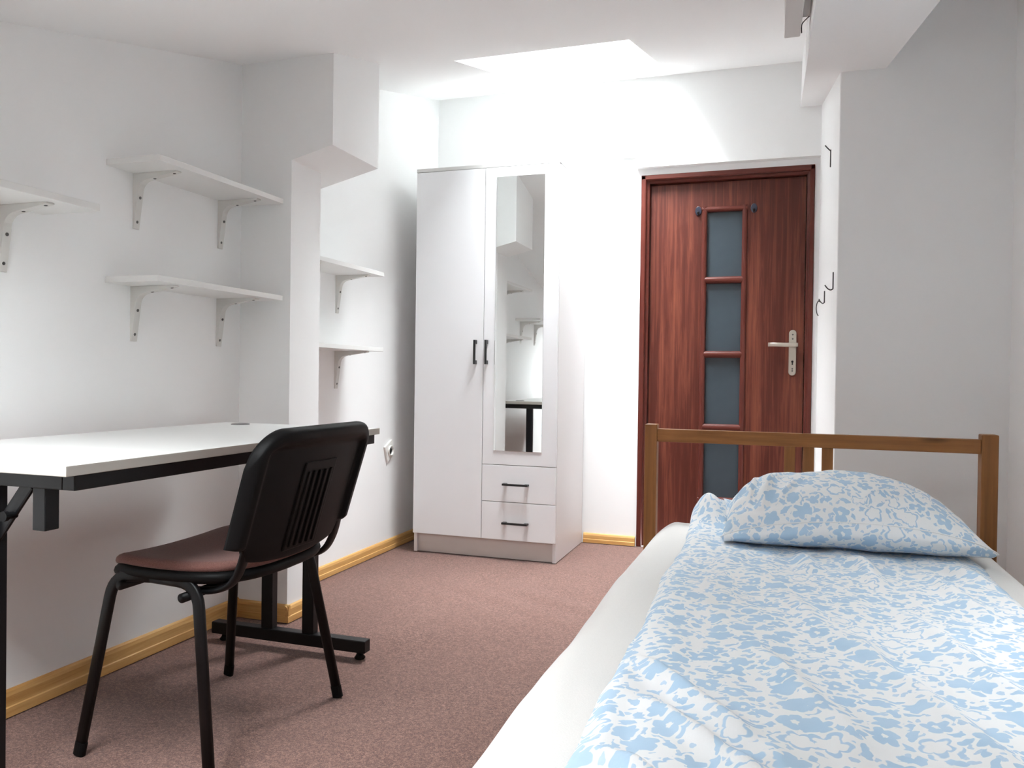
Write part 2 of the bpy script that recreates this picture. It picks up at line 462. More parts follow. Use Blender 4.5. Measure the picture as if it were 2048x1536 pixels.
def make_roof_window(n, depth, x0, x1, y0, y1):
    def ring(a, b, c, d, t, zo0, zo1, bm):
        for (p, q, r_, s) in ((a, a+t, c, d), (b-t, b, c, d), (a+t, b-t, c, c+t), (a+t, b-t, d-t, d)):
            hexa(bm, [(p, r_, ceil(r_)+zo0), (q, r_, ceil(r_)+zo0), (q, s, ceil(s)+zo0), (p, s, ceil(s)+zo0),
                      (p, r_, ceil(r_)+zo1), (q, r_, ceil(r_)+zo1), (q, s, ceil(s)+zo1), (p, s, ceil(s)+zo1)])
    bm = bmesh.new(); ring(x0-0.045, x1+0.045, y0-0.045, y1+0.045, 0.047, depth, depth+0.05, bm)
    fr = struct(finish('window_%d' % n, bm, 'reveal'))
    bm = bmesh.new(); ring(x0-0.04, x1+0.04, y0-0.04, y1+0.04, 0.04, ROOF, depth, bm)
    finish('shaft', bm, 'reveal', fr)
    bm = bmesh.new(); t = -0.002
    hexa(bm, [(x0+t, y0+t, ceil(y0+t)+depth+0.026), (x1-t, y0+t, ceil(y0+t)+depth+0.026), (x1-t, y1-t, ceil(y1-t)+depth+0.026), (x0+t, y1-t, ceil(y1-t)+depth+0.026),
              (x0+t, y0+t, ceil(y0+t)+depth+0.03), (x1-t, y0+t, ceil(y0+t)+depth+0.03), (x1-t, y1-t, ceil(y1-t)+depth+0.03), (x0+t, y1-t, ceil(y1-t)+depth+0.03)])
    finish('pane', bm, 'pane', fr)
for i, wv in enumerate(WINS): make_roof_window(i+1, SHAFT[i], *wv)  # windows after the first are out of view, added for light

# chimney pillar on the left wall: slim shaft below, wide box with a slanting underside above
bm = bmesh.new()
PX, PY0, PY1, UX, UY1 = -1.7072, 2.5244, 2.722, -1.5361, 2.8683
zb = lambda x: 1.743 + (x-UX)*0.247
prism(bm, [(XL-0.02, -0.02), (PX, -0.02), (PX, zb(PX)), (UX, zb(UX)), (UX, ceil(PY0)+0.05), (XL-0.02, ceil(PY0)+0.05)], 'Y', PY0, PY1)
hexa(bm, [(XL-0.02, PY1, zb(XL-0.02)), (UX, PY1, zb(UX)), (UX, UY1, zb(UX)), (XL-0.02, UY1, zb(XL-0.02)),
          (XL-0.02, PY1, ceil(PY1)+0.05), (UX, PY1, ceil(PY1)+0.05), (UX, UY1, ceil(UY1)+0.05), (XL-0.02, UY1, ceil(UY1)+0.05)])
struct(finish('wall_pillar', bm, 'wall', origin=(0, 0, 0)))
# boxed roof beam
bm = bmesh.new()
zbm = lambda y: 1.974 + 0.2408*(y-JY)
def bx_(y0, y1, l0, l1, r0, r1):
    hexa(bm, [(l0, y0, zbm(y0)), (r0, y0, zbm(y0)), (r1, y1, zbm(y1)), (l1, y1, zbm(y1)),
              (l0+0.004, y0, ceil(y0)+0.05), (r0, y0, ceil(y0)+0.05), (r1, y1, ceil(y1)+0.05), (l1+0.006, y1, ceil(y1)+0.05)])
lx = lambda y: 0.059 + (y-1.72)*0.0103
bx_(YF-0.02, JY+0.001, lx(YF), lx(JY), 0.24, 0.329)
bx_(JY, YB+0.02, lx(JY), lx(YB), JX+0.01, JX+0.01)
struct(finish('trim_1', bm, 'wall', origin=(0, 0, 0)))

# skirting boards: lower board with a small rounded top strip
def skirt(name, a, b, nrm, mat, h=0.062):
    a, b = Vector((*a, 0)), Vector((*b, 0)); n = Vector((*nrm, 0)); bm = bmesh.new()
    prof = [(0, 0), (0.016, 0), (0.016, h*0.36), (0.013, h*0.40), (0.0125, h*0.78), (0.009, h*0.93), (0.004, h), (0, h)]
    va = [bm.verts.new(a+n*p+Vector((0, 0, z))) for p, z in prof]; vb = [bm.verts.new(b+n*p+Vector((0, 0, z))) for p, z in prof]
    bm.faces.new(va); bm.faces.new(vb[::-1]); k = len(prof)
    for i in range(k): bm.faces.new((va[i], vb[i], vb[(i+1) % k], va[(i+1) % k]))
    return struct(finish(name, bm, mat))
skirt('baseboard_left', (XL, YF), (XL, PY0), (1, 0), 'skirt_y', 0.07)
skirt('baseboard_left', (XL, PY1), (XL, YB), (1, 0), 'skirt_y', 0.056)
skirt('baseboard_pillar', (XL, PY0), (PX+0.015, PY0), (0, -1), 'skirt_x', 0.064)
skirt('baseboard_pillar', (PX, PY0-0.015), (PX, PY1+0.0), (1, 0), 'skirt_y', 0.06)
skirt('baseboard_back', (-1.015, YB), (-0.728, YB), (0, -1), 'skirt_x', 0.052)
skirt('baseboard_back', (XL+0.02, YB), (-1.79, YB), (0, -1), 'skirt_x', 0.052)
skirt('baseboard_right', (XR, YF), (XR, JY), (-1, 0), 'skirt_y', 0.062)
skirt('baseboard_return', (JX, JY), (XR, JY), (0, -1), 'skirt_x', 0.062)

# ------------------------------------------------------------------ door
def make_door():
    LX0, LX1, LH = -0.674, 0.122, 1.968
    d = bpy.data.objects.new('door_1', None); link(d, None, (-0.28, YB+0.05, 0)); d['kind'] = 'structure'
    d['label'] = 'red-brown wooden door with four frosted panes'
    yl = YB+0.046
    # casing: jambs with a small rebate step
    for x0, x1, s in ((DX0+0.002, LX0-0.004, 1), (LX1+0.004, DX1-0.002, -1)):
        bm = bmesh.new()
        a, b = (x0, x1) if s == 1 else (x1, x0)
        m = a+(b-a)*0.55
        prism(bm, [(a, YB-0.012), (m, YB-0.012), (m+(b-a)*0.1, YB-0.006), (m+(b-a)*0.1, YB+0.012), (b, YB+0.016), (b, YB+0.09), (a, YB+0.09)], 'Z', 0.0, LH+0.004 if False else DH-0.004)
        finish('door_jamb', bm, 'door_trim_z', d, bevel=0.002)
    bm = bmesh.new()
    a, b = DH-0.002, LH+0.004; m = a+(b-a)*0.55
    prism(bm, [(YB-0.012, a), (YB-0.012, m), (YB-0.006, m-0.004), (YB+0.012, m-0.004), (YB+0.016, b), (YB+0.09, b), (YB+0.09, a)], 'X', DX0+0.003, DX1-0.003)
    finish('door_head', bm, 'door_trim_x', d, bevel=0.002)
    # leaf with a real opening for the glass
    gx0, gx1, gz0, gz1 = -0.382, -0.186, 0.278, 1.815
    bm = bmesh.new()
    bbox(bm, LX0, gx0, yl, yl+0.04, 0.006, LH); bbox(bm, gx1, LX1, yl, yl+0.04, 0.006, LH)
    bbox(bm, gx0, gx1, yl, yl+0.04, 0.006, gz0); bbox(bm, gx0, gx1, yl, yl+0.04, gz1, LH)
    bmesh.ops.remove_doubles(bm, verts=bm.verts, dist=1e-5)
    leaf = finish('door_leaf', bm, 'door', d)
    # half-round glazing beads
    def bead(x0, x1, z0, z1, mat, nm):
        bm = bmesh.new(); n = 8; prof = []
        if mat.endswith('z'):
            w_ = x1-x0; prof = [(x0+w_*(0.5-0.5*math.cos(math.pi*k/n)), yl-0.013*math.sin(math.pi*k/n)) for k in range(n+1)]
            prism(bm, prof+[(x1, yl+0.018), (x0, yl+0.018)], 'Z', z0, z1)
        else:
            h_ = z1-z0; prof = [(yl-0.013*math.sin(math.pi*k/n), z0+h_*(0.5-0.5*math.cos(math.pi*k/n))) for k in range(n+1)]
            prism(bm, prof+[(yl+0.018, z1), (yl+0.018, z0)], 'X', x0, x1)
        return finish(nm, bm, mat, leaf)
    bead(gx0-0.02, gx0+0.008, gz0-0.022, gz1+0.022, 'door_trim_z', 'glazing_bead')
    bead(gx1-0.008, gx1+0.02, gz0-0.022, gz1+0.022, 'door_trim_z', 'glazing_bead')
    bead(gx0-0.02, gx1+0.02, gz1-0.006, gz1+0.022, 'door_trim_x', 'glazing_bead')
    bead(gx0-0.02, gx1+0.02, gz0-0.022, gz0+0.006, 'door_trim_x', 'glazing_bead')
    bars = [1.445, 1.048, 0.658]
    for z in bars: bead(gx0, gx1, z-0.018, z+0.018, 'door_trim_x', 'glazing_bar')
    edges = [gz0]+sorted(bars)+[gz1]
    for a, b in zip(edges, edges[1:]):
        box('pane', gx0, gx1, yl+0.016, yl+0.022, a+0.004, b-0.004, 'frost', leaf)
    # handle on a long plate
    hx, zc = 0.068, 1.06
    bm = bmesh.new(); pts = []
    for k in range(13): t = math.pi*k/12; pts.append((hx+0.0185*math.cos(t), 1.158+0.0185*math.sin(t)))
    for k in range(13): t = math.pi+math.pi*k/12; pts.append((hx+0.0185*math.cos(t), 0.958+0.0185*math.sin(t)))
    prism(bm, pts, 'Y', yl-0.008, yl+0.001)
    pl = finish('handle_plate', bm, 'nickel', leaf, bevel=0.0025)
    bm = bmesh.new(); lathe(bm, (hx+0.006, yl-0.004, 1.098), (0, -1, 0), [(0.010, 0), (0.010, 0.035)], 18)
    finish('handle_neck', bm, 'nickel', leaf, True)
    bm = bmesh.new()
    path = filletpath([(hx+0.026, yl-0.045, 1.098), (hx-0.03, yl-0.045, 1.098), (hx-0.075, yl-0.050, 1.099), (hx-0.12, yl-0.040, 1.099)], 0.02)
    tube(bm, path, 0.0105, 0.006, (0, 0, 1), 16, 3.2)
    finish('lever', bm, 'nickel', leaf, True)
    for z in (1.152, 0.964, 1.13, 0.975):
        bm = bmesh.new(); lathe(bm, (hx, yl-0.006, z), (0, -1, 0), [(0.004, 0), (0.004, 0.003), (0.002, 0.0036)], 10); finish('screw', bm, 'screw', leaf)
    bm = bmesh.new(); lathe(bm, (hx, yl-0.006, 1.012), (0, -1, 0), [(0.006, 0), (0.006, 0.0028)], 14); bbox(bm, hx-0.003, hx+0.003, yl-0.0088, yl-0.006, 0.995, 1.012)
    finish('keyhole', bm, 'dark', leaf)
    return yl
YL = make_door()
def stick_hook(x, z, label):
    bm = bmesh.new(); n = 24
    prof = [(math.cos(2*math.pi*k/n)*0.0165, math.sin(2*math.pi*k/n)*0.0245) for k in range(n)]
    prism(bm, [(x+a, z+b) for a, b in prof], 'Y', YL-0.006, YL+0.0)
    root = thing('adhesive_hook', label, 'hook', (x, YL, z-0.0245))
    finish('hook_plate', bm, 'navy', root, bevel=0.002)
    bm = bmesh.new()
    tube(bm, smoothpath([(x, YL-0.004, z-0.004), (x, YL-0.012, z-0.014), (x, YL-0.021, z-0.017), (x, YL-0.024, z-0.007)]), 0.0055, 0.0035, (1, 0, 0), 12)
    finish('prong', bm, 'black_handle', root, True)
stick_hook(-0.421, 1.817, 'black oval stick-on hook on the door, on the hinge side of the glass')
stick_hook(-0.135, 1.818, 'black oval stick-on hook on the door, on the handle side of the glass')

# ------------------------------------------------------------------ wardrobe
def bar_handle(parent, x, z, yf, length, vertical):
    bm = bmesh.new(); h = length/2; y0, y1 = yf-0.030, yf-0.019
    if vertical:
        bbox(bm, x-0.005, x+0.005, y0, y1, z-h, z+h)
        for s in (-1, 1): zc = z+s*(h-0.010); bbox(bm, x-0.0048, x+0.0048, y1-0.001, yf+0.002, zc-0.010, zc+0.010)
    else:
        bbox(bm, x-h, x+h, y0, y1, z-0.005, z+0.005)
        for s in (-1, 1): xc = x+s*(h-0.010); bbox(bm, xc-0.010, xc+0.010, y1-0.001, yf+0.002, z-0.0048, z+0.0048)
    return finish('handle', bm, 'black_handle', parent, bevel=0.0012)
def make_wardrobe():
    x0, x1, y0, y1, H = -1.788, -1.0219, 3.758, 4.325, 1.9795
    rt_ = thing('wardrobe', 'tall white two-door wardrobe with mirror and two drawers against the back wall', 'wardrobe', ((x0+x1)/2, (y0+y1)/2, 0))
    yf = y0+0.018   # carcass front, doors lie in front of it
    box('side_panel', x0, x0+0.018, yf, y1, 0, H-0.018, 'side', rt_, 0.0008)
    box('side_panel', x1-0.018, x1, yf, y1, 0, H-0.018, 'side', rt_, 0.0008)
    box('top_board', x0-0.001, x1+0.001, y0+0.002, y1, H-0.018, H, 'mel_edge', rt_, 0.001)
    box('back_board', x0+0.018, x1-0.018, y1-0.006, y1-0.001, 0.06, H-0.018, 'side', rt_)
    box('bottom_board', x0+0.018, x1-0.018, yf, y1-0.006, 0.098, 0.116, 'side', rt_)
    box('divider', -1.4165, -1.3985, yf, y1-0.006, 0.116, H-0.018, 'side', rt_)
    box('plinth', x0+0.018, x1-0.018, yf+0.014, yf+0.03, 0.0, 0.098, 'plinth', rt_)
    xm = -1.4085
    dl = box('door', x0+0.0015, xm-0.0015, y0, yf-0.001, 0.099, H-0.021, 'melamine', rt_, 0.0012)
    dr = box('door', xm+0.0015, x1-0.0015, y0, yf-0.001, 0.4745, H-0.021, 'melamine', rt_, 0.0012)
    mir = box('mirror', -1.3475, -1.0955, y0-0.004, y0-0.0002, 0.543, 1.911, 'mirror', dr, 0.0015, 2)
    mir['label'] = 'tall frameless mirror'
    for z0, z1, zc in ((0.2895, 0.4715, 0.379), (0.099, 0.2865, 0.186)):
        dw = box('drawer', xm+0.0015, x1-0.0015, y0, yf-0.001, z0, z1, 'melamine', rt_, 0.0012)
        bar_handle(dw, -1.2255, zc, y0, 0.133, False)
    bar_handle(dl, -1.448, 1.036, y0, 0.122, True)
    bar_handle(dr, -1.388, 1.036, y0, 0.122, True)
    for z in (0.47, 0.13):
        bm = bmesh.new(); lathe(bm, (x1, y0+0.04, z), (1, 0, 0), [(0.004, -0.001), (0.004, 0.0008)], 12); finish('cap', bm, 'melamine', rt_)
make_wardrobe()

# ------------------------------------------------------------------ shelves
def bracket_mesh():
    bm = bmesh.new()
    prof = [(0, 0), (0, -0.172), (0.005, -0.172), (0.020, -0.062)]
    for k in range(7):
        t = (k+1)/8; prof.append(((1-t)**2*0.020+2*t*(1-t)*0.022+t*t*0.058, (1-t)**2*-0.062+2*t*(1-t)*-0.026+t*t*-0.021))
    prof += [(0.058, -0.021), (0.166, -0.005), (0.166, 0)]
    prism(bm, prof, 'Y', -0.012, 0.012)
    o = finish('bracket', bm, 'bracket', None, origin=(0, 0, 0), bevel=0.0012); return o
BRK = bracket_mesh()
bm = bmesh.new(); lathe(bm, (0, 0, 0), (1, 0, 0), [(0.0048, -0.004), (0.0048, 0.0012), (0.003, 0.0022)], 12)
SCR = finish('screw', bm, 'screw', None, True, origin=(0, 0, 0))
def shelf(y0, y1, ztop, ybr, label, depth=0.2):
    r_ = thing('wall_shelf', label, 'shelf', (XL+depth/2, (y0+y1)/2, ztop-0.19), 'white bracket shelves on the left wall')
    box('board', XL, XL+depth, y0, y1, ztop-0.018, ztop, 'shelf', r_, 0.001)
    for yb in ybr:
        b = share(BRK, 'bracket', r_, (XL, yb, ztop-0.018))
        for dx, dz, rot in ((0.0185, -0.075, R(-8)), (0.0070, -0.150, R(-8)), (0.075, -0.0175, R(-82+180-90)), (0.150, -0.0065, 0)):
            s_ = share(SCR, 'screw', b, (XL+dx, yb, ztop-0.018+dz))
            if dx > 0.05: s_.rotation_euler = (0, R(82), 0)
            else: s_.rotation_euler = (0, R(8), 0)
shelf(1.889, 2.503, 1.5546, (2.006, 2.405), 'upper of the two white wall shelves above the desk next to the pillar')
shelf(1.889, 2.505, 1.2015, (2.000, 2.402), 'lower of the two white wall shelves above the desk next to the pillar')
shelf(1.05, 1.675, 1.3625, (1.17, 1.552), 'white wall shelf above the desk, set apart from the pair by the pillar')
shelf(2.74, 3.295, 1.385, (2.80, 3.215), 'upper white wall shelf between the pillar and the wardrobe')
shelf(2.74, 3.295, 1.040, (2.80, 3.212), 'lower white wall shelf between the pillar and the wardrobe')
bpy.data.objects.remove(BRK); bpy.data.objects.remove(SCR)

# ------------------------------------------------------------------ desk
def make_desk():
    x0, x1, y0, y1, zt = -1.82, -1.22, 1.112, 2.31, 0.745
    r_ = thing('desk', 'light grey desk top on a black steel frame under the shelves', 'desk', ((x0+x1)/2, (y0+y1)/2, 0))
    bm = bmesh.new(); bbox(bm, x0, x1, y0, y1, zt-0.02, zt, 0)
    for f in bm.faces:
        if abs(f.normal.z) < 0.5: pass
    bmesh.ops.recalc_face_normals(bm, faces=bm.faces)
    for f in bm.faces:
        if f.normal.z < 0.5: f.material_index = 1
    finish('tabletop', bm, ['desk_top', 'desk_edge'], r_, bevel=0.0012)
    bm = bmesh.new(); lathe(bm, (-1.70, 2.235, zt-0.004), (0, 0, 1), [(0.03, 0), (0.03, 0.006), (0.026, 0.0075)], 28); finish('cable_grommet', bm, 'steel', r_)
    zr = zt-0.02
    T = 0.03
    box('frame_rail', x1-0.012-T, x1-0.012, y0+0.03, y1-0.012, zr-T, zr-0.0005, 'black_metal', r_, 0.002)
    box('frame_rail', x0+0.02, x0+0.02+T, y0+0.03, y1-0.012, zr-T, zr-0.0005, 'black_metal', r_, 0.002)
    ends = (y0+0.03, y1-0.012-T)
    for i, ye in enumerate(ends):
        box('cross_rail', x0+0.02+T, x1-0.012-T, ye, ye+T, zr-T, zr-0.0005, 'black_metal', r_, 0.002)
        for xu in (-1.613, -1.455):
            box('upright', xu-0.0215, xu+0.0215, ye, ye+T, 0.062, zr-T, 'black_metal', r_, 0.002)
        fb = box('foot_beam', -1.832, -1.241, ye-0.004, ye+T+0.004, 0.022, 0.062, 'black_metal', r_, 0.003)
        for xg in (-1.79, -1.268):
            bm = bmesh.new(); lathe(bm, (xg, ye+T/2, 0.0), (0, 0, 1), [(0.016, 0), (0.018, 0.004), (0.012, 0.012), (0.008, 0.024)], 18); finish('glide', bm, 'black_plastic', fb, True)
    ya = ends[0]
    # open height sleeve and diagonal brace at the free end
    bm = bmesh.new(); w2 = 0.0015
    sx, sy, sl = -1.326, ya+0.006, 0.094
    bbox(bm, sx-0.016, sx+0.016, sy, sy+0.032, zr-T-sl+0.012, zr-T+0.001)
    finish('sleeve', bm, 'black_metal', r_, bevel=0.002)
    bm = bmesh.new()
    tube(bm, [Vector((-1.36, ya+0.015, zr-T+0.004)), Vector((-1.46, ya+0.015, 0.575))], 0.004, 0.015, (0, 1, 0), 12, 4)
    br = finish('brace', bm, 'black_metal', r_)
    bm = bmesh.new(); lathe(bm, (-1.398, ya+0.012, 0.638), (0, -1, 0), [(0.007, -0.006), (0.007, 0.012), (0.010, 0.014), (0.010, 0.022)], 14); finish('knob', bm, 'black_plastic', br)
make_desk()

# ------------------------------------------------------------------ chair
def make_chair():
    r_ = thing('chair', 'black tubular visitor chair with brown cloth seat pulled up to the desk', 'chair', (-1.37, 1.75, 0))
    YN, YFR = 1.492, 1.938      # side frames
    ref = (0, 1, 0)
    for ys, fy, ry, side in ((YN, 1.476, 1.452, -1), (YFR, 2.022, 1.990, 1)):
        for fx, yy_, topx in ((-1.570, fy, -1.486), (-1.176, ry, -1.246)):
            bm = bmesh.new()
            path = filletpath([(fx, yy_, 0.010), (topx, ys, 0.436), (-1.375, ys, 0.441)], 0.055)
            tube(bm, path, 0.0085, 0.0145, ref, 20, 2.8); leg = finish('leg', bm, 'black_metal', r_, True)
            k = (topx-fx)*0.06
            bm = bmesh.new(); tube(bm, [Vector((fx-k*0.4, yy_, 0.0)), Vector((fx+k, yy_+(ys-yy_)*0.05, 0.032))], 0.0092, 0.0155, ref, 20, 2.8); finish('foot_cap', bm, 'black_plastic', leg)
        # back upright: leaves the seat frame, swings out behind and runs up into the shell
        bm = bmesh.new(); yy = ys + (0.030 if side < 0 else -0.024)
        path = smoothpath([(-1.285, yy, 0.412), (-1.225, yy, 0.416), (-1.178, yy, 0.436), (-1.150, yy, 0.480), (-1.132, yy, 0.545), (-1.112, yy, 0.62)], 7)
        tube(bm, path, 0.0155, 0.0075, ref, 18, 2.6); finish('back_upright', bm, 'black_metal', r_, True)
    for xb, zb_ in ((-1.455, 0.416), (-1.277, 0.404)):
        bm = bmesh.new(); tube(bm, [Vector((xb, YN-0.016, zb_)), Vector((xb, YFR+0.016, zb_))], 0.011, 0.011, (0, 0, 1), 16)
        finish('cross_tube', bm, 'black_metal', r_, True)
    # seat: cushion on a plastic tray
    cx, cy, hx, hy = -1.348, 1.710, 0.198, 0.230
    def plan(th):
        c, s = math.cos(th), math.sin(th); p = 2/3.6
        return math.copysign(abs(c)**p, c), math.copysign(abs(s)**p, s)
    def zs(u, v):     # dish of the seat: u -1 front (to the desk), +1 back
        z = 0.458 + 0.010*v*v + 0.006*u*u
        if u < -0.5: z -= 0.030*((-u-0.5)/0.5)**2
        return z
    n = 56
    def cushion(nm, mat, grow, ztop, zbot):
        bm = bmesh.new()
        def ring(s, dz):
            vs = []
            for k in range(n):
                a, b = plan(2*math.pi*k/n); u, v = a*s, b*s
                vs.append(bm.verts.new((cx+u*(hx+grow), cy+v*(hy+grow), zs(u, v)+dz)))
            return vs
        seq = [(k/9*0.93, ztop) for k in range(1, 10)]
        for k in range(1, 7):
            t = math.pi*k/6
            seq.append((0.93+0.07*math.sin(t), (ztop+zbot)/2+(ztop-zbot)/2*math.cos(t)))
        seq += [(k/9*0.93, zbot) for k in range(8, 0, -1)]
        layers = [ring(s, dz) for s, dz in seq]
        for q, p in zip(layers, layers[1:]):
            for i in range(n): bm.faces.new((q[i], q[(i+1) % n], p[(i+1) % n], p[i]))
        bm.faces.new(layers[0]); bm.faces.new(layers[-1][::-1])
        return finish(nm, bm, mat, r_, True)
    cushion('seat', 'seat', 0.0, 0.018, -0.008)
    cushion('seat_tray', 'black_plastic', 0.003, -0.004, -0.034)
    # backrest: curved plastic shell, rounded at the top, with a raised rim round a recessed panel
    yc, hw = 1.702, 0.246
    def bx(v, z, off):        # v -1..1 across, centre set back from the sides
        return -1.146 + (z-0.52)*0.300 + 0.028*(1-v*v) + off
    nv, nz = 56, 44
    def edge_z(v):
        av = abs(v)
        c = max(0.0, av-0.66)/0.34
        hi = 0.792 + 0.004*(1-v*v) - 0.085*(1-math.sqrt(max(0.0, 1-c*c)))
        m = max(0.0, min(1.0, (0.84-av)/0.10)); m = m*m*(3-2*m)
        lo = 0.522 + 0.006*max(0, (av-0.9)/0.1)**2 - m*(0.020+0.030*math.sqrt(max(0, 1-(av/0.84)**2)))
        return lo, hi
    def grid(off_f, shrink=1.0):
        g = []
        for j in range(nz+1):
            t = 0.5-0.5*math.cos(math.pi*j/nz); row = []
            for i in range(nv+1):
                v = math.sin(math.pi/2*(-1+2*i/nv))*0.35+(-1+2*i/nv)*0.65
                lo, hi = edge_z(v); z = lo+(hi-lo)*t
                zz = 0.65+(z-0.65)*shrink
                row.append((bx(v, zz, off_f(v, z, lo, hi)), yc+v*hw*shrink*(0.985+0.015*t), zz))
            g.append(row)
        return g
    ss = lambda e: (lambda q: q*q*(3-2*q))(max(0.0, min(1.0, e)))
    def rimf(v, z, lo, hi):
        ds = (1-abs(v))*hw; dt = hi-z; db = z-lo
        s = ss((min(ds/0.95, dt)-0.032)/0.014)                 # inside the rim
        e = max(0.0, min(1.0, min(ds, dt, db+0.004)/0.014)); rnd = math.sqrt(max(0, 1-(1-e)**2))
        return -0.002 + 0.024*rnd - 0.015*s*rnd
    def solid(nm, A_, B_, mat, parent):
        bm = bmesh.new()
        A = [[bm.verts.new(p) for p in row] for row in A_]; B = [[bm.verts.new(p) for p in row] for row in B_]
        for j in range(nz):
            for i in range(nv):
                bm.faces.new((A[j][i], A[j][i+1], A[j+1][i+1], A[j+1][i])); bm.faces.new((B[j][i], B[j+1][i], B[j+1][i+1], B[j][i+1]))
        for j in range(nz):
            bm.faces.new((A[j][0], A[j+1][0], B[j+1][0], B[j][0])); bm.faces.new((A[j][nv], B[j][nv], B[j+1][nv], A[j+1][nv]))
        for i in range(nv):
            bm.faces.new((A[0][i], B[0][i], B[0][i+1], A[0][i+1])); bm.faces.new((A[nz][i], A[nz][i+1], B[nz][i+1], B[nz][i]))
        return finish(nm, bm, mat, parent, True)
    sh = solid('backrest', grid(rimf), grid(lambda v, z, lo, hi: -0.008), 'black_plastic', r_)
    solid('back_pad', grid(lambda v, z, lo, hi: -0.0085, 0.95),
          grid(lambda v, z, lo, hi: -0.0085-0.026*(1-abs(v)**5)**0.5*(1-abs(2*(z-lo)/(hi-lo)-1)**5)**0.5, 0.95), 'seat', sh)
    # raised plate with upright ribs in the middle of the shell
    def strip(ya, yb, za, zb2, lift, yshift=0.0):
        bm = bmesh.new(); vs = []
        for z in (za, zb2):
            for y in (ya, yb):
                v = (y-yc)/hw; vs.append((bx(v, z, 0.003), y, z)); vs.append((bx(v, z, 0.0075+lift), y, z))
        v_ = [bm.verts.new(p) for p in vs]
        for f in ((0, 1, 3, 2), (4, 6, 7, 5), (0, 4, 5, 1), (2, 3, 7, 6), (0, 2, 6, 4), (1, 5, 7, 3)): bm.faces.new([v_[i] for i in f])
        return bm
    pb = finish('rib_plate', strip(yc-0.070, yc+0.070, 0.490, 0.708, 0.004), 'black_plastic', sh, bevel=0.004, seg=3)
    for k in range(5):
        y = yc-0.054+k*0.0245
        finish('rib', strip(y, y+0.010, 0.498, 0.684, 0.0068), 'black_plastic', sh, bevel=0.003, seg=3)
make_chair()

# ------------------------------------------------------------------ bed
def make_bed():
    r_ = thing('bed', 'pine single bed frame with slatted headboard in front of the grey wall corner', 'bed', (0.09, 1.47, 0))
    Y0, Y1 = 2.5, 2.545
    for x0, x1 in ((-0.394, -0.356), (0.537, 0.579)):
        box('post', x0, x1, Y0, Y1, 0, 0.774, 'pine_z', r_, 0.003)
    box('head_rail', -0.356, 0.537, Y0+0.006, Y1-0.012, 0.720, 0.760, 'pine_x', r_, 0.002)
    box('lower_rail', -0.356, 0.537, Y0+0.006, Y1-0.012, 0.25, 0.34, 'pine_x', r_, 0.002)
    for x0 in (0.0205, 0.0735, 0.1255):
        box('slat', x0, x0+0.031, Y0+0.012, Y1-0.018, 0.34, 0.721, 'pine_z', r_, 0.0015)
    for x0 in (-0.372, 0.535):
        box('side_rail', x0, x0+0.022, 0.50, Y0, 0.20, 0.315, 'pine_y', r_, 0.002)
    for x0, x1 in ((-0.394, -0.356), (0.537, 0.579)):
        box('foot_post', x0, x1, 0.455, 0.50, 0, 0.32, 'pine_z', r_, 0.003)
    box('foot_rail', -0.356, 0.537, 0.465, 0.49, 0.20, 0.31, 'pine_x', r_, 0.002)
    for k in range(13):
        y = 0.56+k*0.152
        box('base_slat', -0.35, 0.535, y, y+0.07, 0.286, 0.30, 'pine_x', r_)
make_bed()

def fbm(x, y, z=0.0, o=3):
    return noise.fractal(Vector((x, y, z)), 1.0, 2.0, o)
SH_X0, SH_X1, SH_Y0, SH_Y1, SH_Z = -0.400, 0.570, 0.485, 2.492, 0.483
def sheet_z(x, y):
    dl = x-SH_X0; dr = SH_X1-x; de = SH_Y1-y; df = y-SH_Y0
    z = SH_Z
    def fall(d, w_, h_):
        if d >= w_: return 0.0
        t = 1-d/w_; return h_*(t**2.2)
    z -= fall(dl, 0.135, 0.125); z -= fall(dr, 0.09, 0.07); z -= fall(de, 0.07, 0.045); z -= fall(df, 0.08, 0.07)
    wr = fbm(x*9+y*1.4, y*1.8, 2.0)*0.009*max(0.25, min(1, (0.30-dl)/0.2))
    return z+wr
def make_mattress():
    r_ = thing('mattress', 'white sheet-covered mattress on the pine bed', 'mattress', (0.085, 1.49, 0.302))
    box('mattress_core', -0.355, 0.525, 0.53, 2.455, 0.302, 0.40, 'sheet', r_, 0.02, 3)
    nx, ny = 96, 150; bm = bmesh.new(); g = []
    # rows run around the cross-section: tucked edge, side, top, side, tucked edge
    for j in range(ny+1):
        y = SH_Y0+(SH_Y1-SH_Y0)*j/ny; row = []
        for i in range(nx+1):
            x = SH_X0+(SH_X1-SH_X0)*(0.5-0.5*math.cos(math.pi*i/nx)*abs(math.cos(math.pi*i/nx))**0.0)
            row.append(bm.verts.new((x, y, sheet_z(x, y))))
        zl = row[0].co.z; zr = row[-1].co.z
        wl = 0.012*fbm(y*4, 1.0, 4.0)
        left = [bm.verts.new((SH_X0-0.004+wl*0.3+0.003, y, zl-0.012)), bm.verts.new((SH_X0+0.001+wl*0.5, y, zl-0.03)), bm.verts.new((SH_X0+0.014, y, 0.315))][::-1]
        right = [bm.verts.new((SH_X1+0.002, y, zr-0.02)), bm.verts.new((SH_X1-0.004, y, zr-0.06)), bm.verts.new((SH_X1-0.02, y, 0.315))]
        g.append(left+row+right)
    m = len(g[0])
    for j in range(ny):
        for i in range(m-1): bm.faces.new((g[j][i], g[j][i+1], g[j+1][i+1], g[j+1][i]))
    for row in (g[0], g[-1]):
        b = [bm.verts.new((v.co.x, v.co.y, 0.315)) for v in row]
        for i in range(m-1):
            if (row[i].co-b[i].co).length > 1e-6 or (row[i+1].co-b[i+1].co).length > 1e-6: bm.faces.new((row[i], row[i+1], b[i+1], b[i]))
    o = finish('fitted_sheet', bm, 'sheet', r_, True)
make_mattress()

